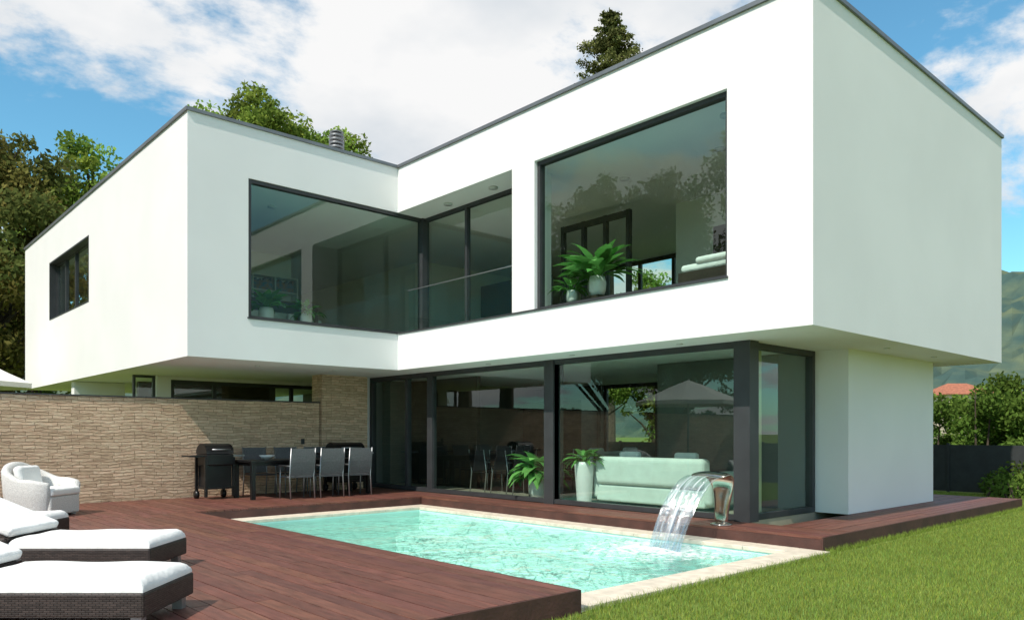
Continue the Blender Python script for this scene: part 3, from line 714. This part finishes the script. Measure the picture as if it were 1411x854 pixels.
# ---------------------------------------------------------------- vegetation
def leafquads(C,size,rs,flat=0.0):
    n=len(C)
    u=rs.normal(size=(n,3)); u[:,2]*=(1-flat); u/=np.linalg.norm(u,axis=1)[:,None]
    q=rs.normal(size=(n,3)); w=np.cross(u,q); w/=np.linalg.norm(w,axis=1)[:,None]
    s=size[:,None]
    V=np.stack([C-u*s,C+w*s*0.55,C+u*s,C-w*s*0.55],axis=1).reshape(-1,3)
    Fq=np.arange(4*n).reshape(-1,4)
    return V,Fq
def make_tree(name,h,cr,cz0,nclump,nleaf,lsize,mat,seed,clr=1.2,tap=0.3):
    rs=np.random.default_rng(seed)
    vs=[];fs=[];mi=[];tone=[]
    def addt(pts,rads,seg=7):
        v,f=tube(pts,rads,seg); k=len(vs); vs.extend([tuple(a) for a in v]); fs.extend([tuple(k+j for j in g) for g in f]); mi.extend([0]*len(f)); tone.extend([(1,1,1)]*len(f))
    tr=h*0.022
    addt([(0,0,-0.2),(0.1,0.05,h*0.25),(-0.1,0.15,h*0.5),(0.05,0,h*0.75),(0,0,h*0.93)],[tr*1.3,tr,tr*0.75,tr*0.4,tr*0.1])
    cz=(h+cz0)/2; hz=(h-cz0)/2
    C=[];T=[];Sz=[]
    for i in range(nclump):
        while True:
            p=rs.uniform(-1,1,3)
            q=(abs(p[0])**2+abs(p[1])**2+abs(p[2])**3.2)
            if q<1 and q>0.15: break
        ang=math.atan2(p[1],p[0]); sc=0.82+0.22*math.sin(ang*3+seed)+0.18*math.sin(p[2]*6+ang*2+seed)
        taper=1-tap*max(0,p[2])
        c=np.array([p[0]*cr*sc*taper,p[1]*cr*sc*taper,cz+p[2]*hz*(0.90+0.08*math.sin(ang*2+seed))])
        z0=max(cz0*0.5,c[2]-1.5-0.5*math.hypot(c[0],c[1]))
        if i%2==0:
            mid=((c[0])*0.5,(c[1])*0.5,(z0+c[2])/2+0.3)
            addt([(0,0,z0),mid,tuple(c)],[tr*0.35,tr*0.2,tr*0.06],5)
        rc=clr*rs.uniform(0.45,1.25)
        m=int(nleaf*rs.uniform(0.7,1.2)*(rc/clr)**1.5)
        d=rs.normal(size=(m,3)); d/=np.linalg.norm(d,axis=1)[:,None]
        rad=rc*(rs.uniform(0.1,1.2,m)**0.7)[:,None]
        pts=c+d*rad*np.array([1,1,0.75])
        C.append(pts)
        base=rs.uniform(0.6,1.35)*(0.75+0.35*(p[2]+1)/2)  # lower clumps toned darker, crown shade put into the leaf colour
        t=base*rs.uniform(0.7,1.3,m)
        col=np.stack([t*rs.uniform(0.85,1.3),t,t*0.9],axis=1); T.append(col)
        Sz.append(lsize*rs.uniform(0.6,1.3,m))
    C=np.concatenate(C);T=np.concatenate(T);Sz=np.concatenate(Sz)
    V,Fq=leafquads(C,Sz,rs)
    k=len(vs); allv=vs+V.tolist(); allf=fs+(Fq+k).tolist(); mi+= [1]*len(Fq)
    tone=np.concatenate([np.array(tone),T])
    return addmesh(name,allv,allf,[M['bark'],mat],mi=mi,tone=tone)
def place(o,px,d,rz=0):
    x,y=PP(px,d); o.location=(x,y,0); o.rotation_euler=(0,0,rz)
def inst(src,loc,rz=0,s=1,name=None):
    o=bpy.data.objects.new(name or src.name.split('.')[0],src.data); o.location=loc; o.rotation_euler=(0,0,rz); o.scale=(s,s,s); COL.objects.link(o); return o
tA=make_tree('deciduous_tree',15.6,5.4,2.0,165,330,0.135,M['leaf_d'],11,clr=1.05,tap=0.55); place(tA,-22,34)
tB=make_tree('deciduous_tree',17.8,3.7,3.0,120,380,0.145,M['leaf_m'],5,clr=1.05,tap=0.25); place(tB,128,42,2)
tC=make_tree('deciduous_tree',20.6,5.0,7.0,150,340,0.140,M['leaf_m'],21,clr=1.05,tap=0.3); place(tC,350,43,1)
inst(tC,(*PP(445,46),0),2.5,0.97)
inst(tA,(*PP(-150,38),0),2.0,1.1); inst(tB,(*PP(50,50),0),3,0.95)
def conifer(name,h,seed):
    rs=np.random.default_rng(seed); vs=[];fs=[];mi=[];tone=[]
    v,f=tube([(0,0,-0.2),(0,0,h*0.5),(0.05,0,h*0.99)],[0.35,0.2,0.02],8); vs+= [tuple(a) for a in v]; fs+=f; mi+=[0]*len(f); tone+=[(1,1,1)]*len(f)
    C=[];T=[];Z=[]
    z=h*0.5
    while z<h*0.995:
        L0=min(4.2,0.30+(h-z)*0.56)
        for b in range(rs.integers(6,10)):
            a=rs.uniform(0,6.28); l=L0*rs.uniform(0.55,1.12)
            m=int(30+l*140)
            s=rs.uniform(0.05,1,m)
            spread=0.04+0.10*l*(1-s)+0.04*l
            x=np.cos(a)*l*s+rs.normal(size=m)*spread; y=np.sin(a)*l*s+rs.normal(size=m)*spread
            zz=z-0.16*l*s+0.22*l*s**2.5-np.abs(rs.normal(size=m))*0.14*(0.4+l*0.35)
            C.append(np.stack([x,y,zz],1)); t=rs.uniform(0.5,1.5)*rs.uniform(0.75,1.25,m); T.append(np.stack([t,t,t],1)); Z.append(0.085*rs.uniform(0.6,1.4,m))
            v,f=tube([(0,0,z),(math.cos(a)*l*0.5,math.sin(a)*l*0.5,z-0.05*l),(math.cos(a)*l,math.sin(a)*l,z+0.05*l)],[0.04,0.025,0.008],4); k=len(vs); vs+=[tuple(q) for q in v]; fs+=[tuple(k+j for j in g) for g in f]; mi+=[0]*len(f); tone+=[(1,1,1)]*len(f)
        z+=rs.uniform(0.32,0.6)*(0.5+min(1,(h-z)/6))
    C=np.concatenate(C);T=np.concatenate(T);Z=np.concatenate(Z)
    V,Fq=leafquads(C,Z,rs); k=len(vs)
    return addmesh(name,vs+V.tolist(),fs+(Fq+k).tolist(),[M['bark'],M['leaf_c']],mi=mi+[1]*len(Fq),tone=np.concatenate([np.array(tone),T]))
cf=conifer('conifer_tree',26.2,4); place(cf,840,45)
def make_bush(name,w,dp,h,n,ls,mat,seed):
    rs=np.random.default_rng(seed); C=[];T=[]
    nc=int(n/260)
    for i in range(nc):
        c=np.array([rs.uniform(-w,w),rs.uniform(-dp,dp),rs.uniform(0.1,1)*h*(0.75+0.25*math.sin(i*1.7))]); m=260
        d=rs.normal(size=(m,3)); d/=np.linalg.norm(d,axis=1)[:,None]
        C.append(c+d*(rs.uniform(0.2,1,m)**0.6)[:,None]*0.45*rs.uniform(0.7,1.3)); t=rs.uniform(0.55,1.4)*rs.uniform(0.75,1.25,m); T.append(np.stack([t*rs.uniform(0.9,1.2),t,t],1))
    C=np.concatenate(C); C[:,2]=np.maximum(C[:,2],-0.18); T=np.concatenate(T)
    V,Fq=leafquads(C,ls*rs.uniform(0.6,1.3,len(C)),rs)
    vs=[];fs=[];mi=[];tn=[]
    for i in range(14):
        x=rs.uniform(-w,w);y=rs.uniform(-dp,dp)
        v,f=tube([(x,y,-0.2),(x+rs.uniform(-.3,.3),y,h*0.8)],[0.04,0.01],5); k=len(vs); vs+=[tuple(q) for q in v]; fs+=[tuple(k+j for j in g) for g in f]; mi+=[0]*len(f); tn+=[(1,1,1)]*len(f)
    k=len(vs)
    return addmesh(name,vs+V.tolist(),fs+(Fq+k).tolist(),[M['bark'],mat],mi=mi+[1]*len(Fq),tone=np.concatenate([np.array(tn),T]))
b1=make_bush('garden_bush',2.4,1.2,3.0,18000,0.07,M['leaf_b'],1); b1.location=(*PP(1395,24),0); b1.rotation_euler=(0,0,CAMROT)
inst(b1,(*PP(1480,22),0),CAMROT,1.05); inst(b1,(*PP(1325,30),0),CAMROT+3.1,0.62)
b4=make_bush('low_shrub',1.2,0.5,0.35,5200,0.06,M['leaf_b'],9); b4.location=(*PP(1420,18),-0.1); b4.rotation_euler=(0,0,CAMROT+0.3)
hd=make_bush('boundary_hedge',9,0.7,2.6,26000,0.15,M['leaf_b'],33); hd.location=(-13,24,0); hd.rotation_euler=(0,0,math.pi/2)
inst(hd,(-13,42,0),math.pi/2); inst(hd,(-17,6,0),math.pi/2)
for (x,y,s,r) in [(-16,18,0.9,1),(-15,25,1.0,2),(-17,31,1.1,3),(-14,38,1.0,4),(-17,46,1.1,5),(-13,54,1.0,0.4),(-21,6,0.6,2.2),(-9,62,1,1)]:  # out-of-view trees added to darken the sky reflected in the windows
    inst(tA if int(y)%2 else tC,(x,y,0),r,s)
for (px,d,s,r) in [(905,30,0.5,1),(800,33,0.55,2.4),(1010,29,0.48,3),(700,36,0.55,4)]:
    inst(tB,(*PP(px,d),-1.0),r,s)

# lawn blades
lawn=empty('lawn_grass')
pm=[]
for k in range(5):
    rs=np.random.default_rng(50+k); n=5200
    base=np.stack([rs.uniform(-0.5,0.5,n),rs.uniform(-0.5,0.5,n),np.zeros(n)],1)
    a=rs.uniform(0,6.28,n); l=rs.uniform(0.022,0.058,n); w=rs.uniform(0.0022,0.004,n)
    side=np.stack([np.cos(a),np.sin(a),0*a],1)*w[:,None]
    lean=rs.normal(size=(n,3))*0.35; lean[:,2]=1; lean/=np.linalg.norm(lean,axis=1)[:,None]
    V=np.stack([base-side,base+side,base+lean*l[:,None]],1).reshape(-1,3); Fq=np.arange(3*n).reshape(-1,3)
    t=rs.uniform(0.5,1.4,n); col=np.stack([t*rs.uniform(0.8,1.3,n),t,t*rs.uniform(0.6,1.2,n)],1)
    me_o=addmesh('grass_patch_src',V.tolist(),Fq.tolist(),M['blade'],tone=col); pm.append(me_o.data); bpy.data.objects.remove(me_o)
for gx in range(-4,24):
    for gy in range(-18,12):
        x=gx+0.5; y=3.75-(gy+12)
        d=0.674*x+0.739*y
        if d<3.5: continue
        px=705+F*(0.739*x-0.674*y)/d
        if px<450 or px>1900 or d>24: continue
        if y>4.0 and x<18.2: continue
        if x>21.4: continue
        o=bpy.data.objects.new('grass_patch',random.choice(pm)); o.location=(x,y,GZ); o.rotation_euler=(0,0,random.choice([0,1,2,3])*math.pi/2); o.parent=lawn
        COL.objects.link(o)
rs=np.random.default_rng(77); n=7000
bx=rs.uniform(4.7,17.6,n); by=4.285-np.abs(rs.normal(size=n))*0.035; 
base=np.stack([bx,by+np.where(bx>9.2,0.09,0.0),np.full(n,GZ)],1); a=rs.uniform(0,6.28,n); l=rs.uniform(0.03,0.10,n); w=rs.uniform(0.002,0.004,n)
side=np.stack([np.cos(a),np.sin(a),0*a],1)*w[:,None]; lean=rs.normal(size=(n,3))*0.4; lean[:,2]=1
V=np.stack([base-side,base+side,base+lean*l[:,None]],1).reshape(-1,3); t=rs.uniform(0.6,1.3,n)
addmesh('edge_tufts',V.tolist(),np.arange(3*n).reshape(-1,3).tolist(),M['blade'],lawn,tone=np.stack([t,t,t*0.8],1))

# ---------------------------------------------------------------- sky & sun
EL=math.radians(50); td=Vector((0.975,0.22,0)).normalized()
sun=bpy.data.lights.new('sun','SUN'); sun.energy=4.8; sun.angle=math.radians(0.5); sun.color=(1.0,0.94,0.86)
so=bpy.data.objects.new('sun',sun); COL.objects.link(so)
dv=Vector((td.x*math.cos(EL),td.y*math.cos(EL),-math.sin(EL))); so.rotation_euler=dv.to_track_quat('-Z','Y').to_euler(); so.location=(-10,-5,20)
w=bpy.data.worlds.new('World'); S.world=w; w.use_nodes=True; nt=w.node_tree; nt.nodes.clear()
out=N(nt,'ShaderNodeOutputWorld'); bg=N(nt,'ShaderNodeBackground'); bg.inputs[1].default_value=0.12; L(nt,bg.outputs[0],out.inputs[0])
sk=N(nt,'ShaderNodeTexSky',sky_type='NISHITA'); sk.sun_disc=False; sk.sun_elevation=EL; sk.sun_rotation=math.atan2(-td.x,-td.y); sk.ozone_density=1.5; sk.air_density=1.0; sk.dust_density=0.4
tint=N(nt,'ShaderNodeMix',data_type='RGBA',blend_type='MULTIPLY'); tint.inputs[0].default_value=1; tint.inputs[7].default_value=(0.95,1.62,1.58,1); L(nt,sk.outputs[0],tint.inputs[6])
tc=N(nt,'ShaderNodeTexCoord'); sx=N(nt,'ShaderNodeSeparateXYZ'); L(nt,tc.outputs['Generated'],sx.inputs[0])
az=N(nt,'ShaderNodeMath',operation='MAXIMUM'); L(nt,sx.outputs[2],az.inputs[0]); az.inputs[1].default_value=0.0
az2=N(nt,'ShaderNodeMath',operation='ADD'); L(nt,az.outputs[0],az2.inputs[0]); az2.inputs[1].default_value=0.22
dx=N(nt,'ShaderNodeMath',operation='DIVIDE'); L(nt,sx.outputs[0],dx.inputs[0]); L(nt,az2.outputs[0],dx.inputs[1])
dy=N(nt,'ShaderNodeMath',operation='DIVIDE'); L(nt,sx.outputs[1],dy.inputs[0]); L(nt,az2.outputs[0],dy.inputs[1])
cb=N(nt,'ShaderNodeCombineXYZ'); L(nt,dx.outputs[0],cb.inputs[0]); L(nt,dy.outputs[0],cb.inputs[1]); cb.inputs[2].default_value=3.7
n1=N(nt,'ShaderNodeTexNoise'); n1.inputs['Scale'].default_value=1.25; n1.inputs['Detail'].default_value=9; n1.inputs['Roughness'].default_value=0.6; n1.inputs['Distortion'].default_value=0.2; L(nt,cb.outputs[0],n1.inputs['Vector'])
n3=N(nt,'ShaderNodeTexNoise'); n3.inputs['Scale'].default_value=4.2; n3.inputs['Detail'].default_value=6; L(nt,cb.outputs[0],n3.inputs['Vector'])
mm=N(nt,'ShaderNodeMath',operation='MULTIPLY_ADD'); L(nt,n3.outputs[0],mm.inputs[0]); mm.inputs[1].default_value=0.22; L(nt,n1.outputs[0],mm.inputs[2])
mr=N(nt,'ShaderNodeMapRange'); mr.interpolation_type='SMOOTHSTEP'; mr.inputs[1].default_value=0.555; mr.inputs[2].default_value=0.645; L(nt,mm.outputs[0],mr.inputs[0])
n2=N(nt,'ShaderNodeTexNoise'); n2.inputs['Scale'].default_value=2.6; n2.inputs['Detail'].default_value=5; L(nt,cb.outputs[0],n2.inputs['Vector'])
cc=N(nt,'ShaderNodeMix',data_type='RGBA'); cc.inputs[6].default_value=(5.8,6.2,6.6,1); cc.inputs[7].default_value=(7.9,7.9,7.9,1)
m5=N(nt,'ShaderNodeMapRange'); m5.inputs[1].default_value=0.35; m5.inputs[2].default_value=0.6; L(nt,n2.outputs[0],m5.inputs[0]); L(nt,m5.outputs[0],cc.inputs[0])
mix=N(nt,'ShaderNodeMix',data_type='RGBA'); L(nt,mr.outputs[0],mix.inputs[0]); L(nt,tint.outputs[2],mix.inputs[6]); L(nt,cc.outputs[2],mix.inputs[7])
L(nt,mix.outputs[2],bg.inputs[0])

# ---------------------------------------------------------------- camera
cam=bpy.data.cameras.new('camera'); co=bpy.data.objects.new('camera',cam); COL.objects.link(co)
co.location=(0,0,CH); co.rotation_euler=(math.pi/2,0,CAMROT)
cam.sensor_width=36; cam.lens=36*F/1411; cam.shift_y=(HY-427)/1411; cam.clip_end=8000; cam.clip_start=0.05
S.camera=co
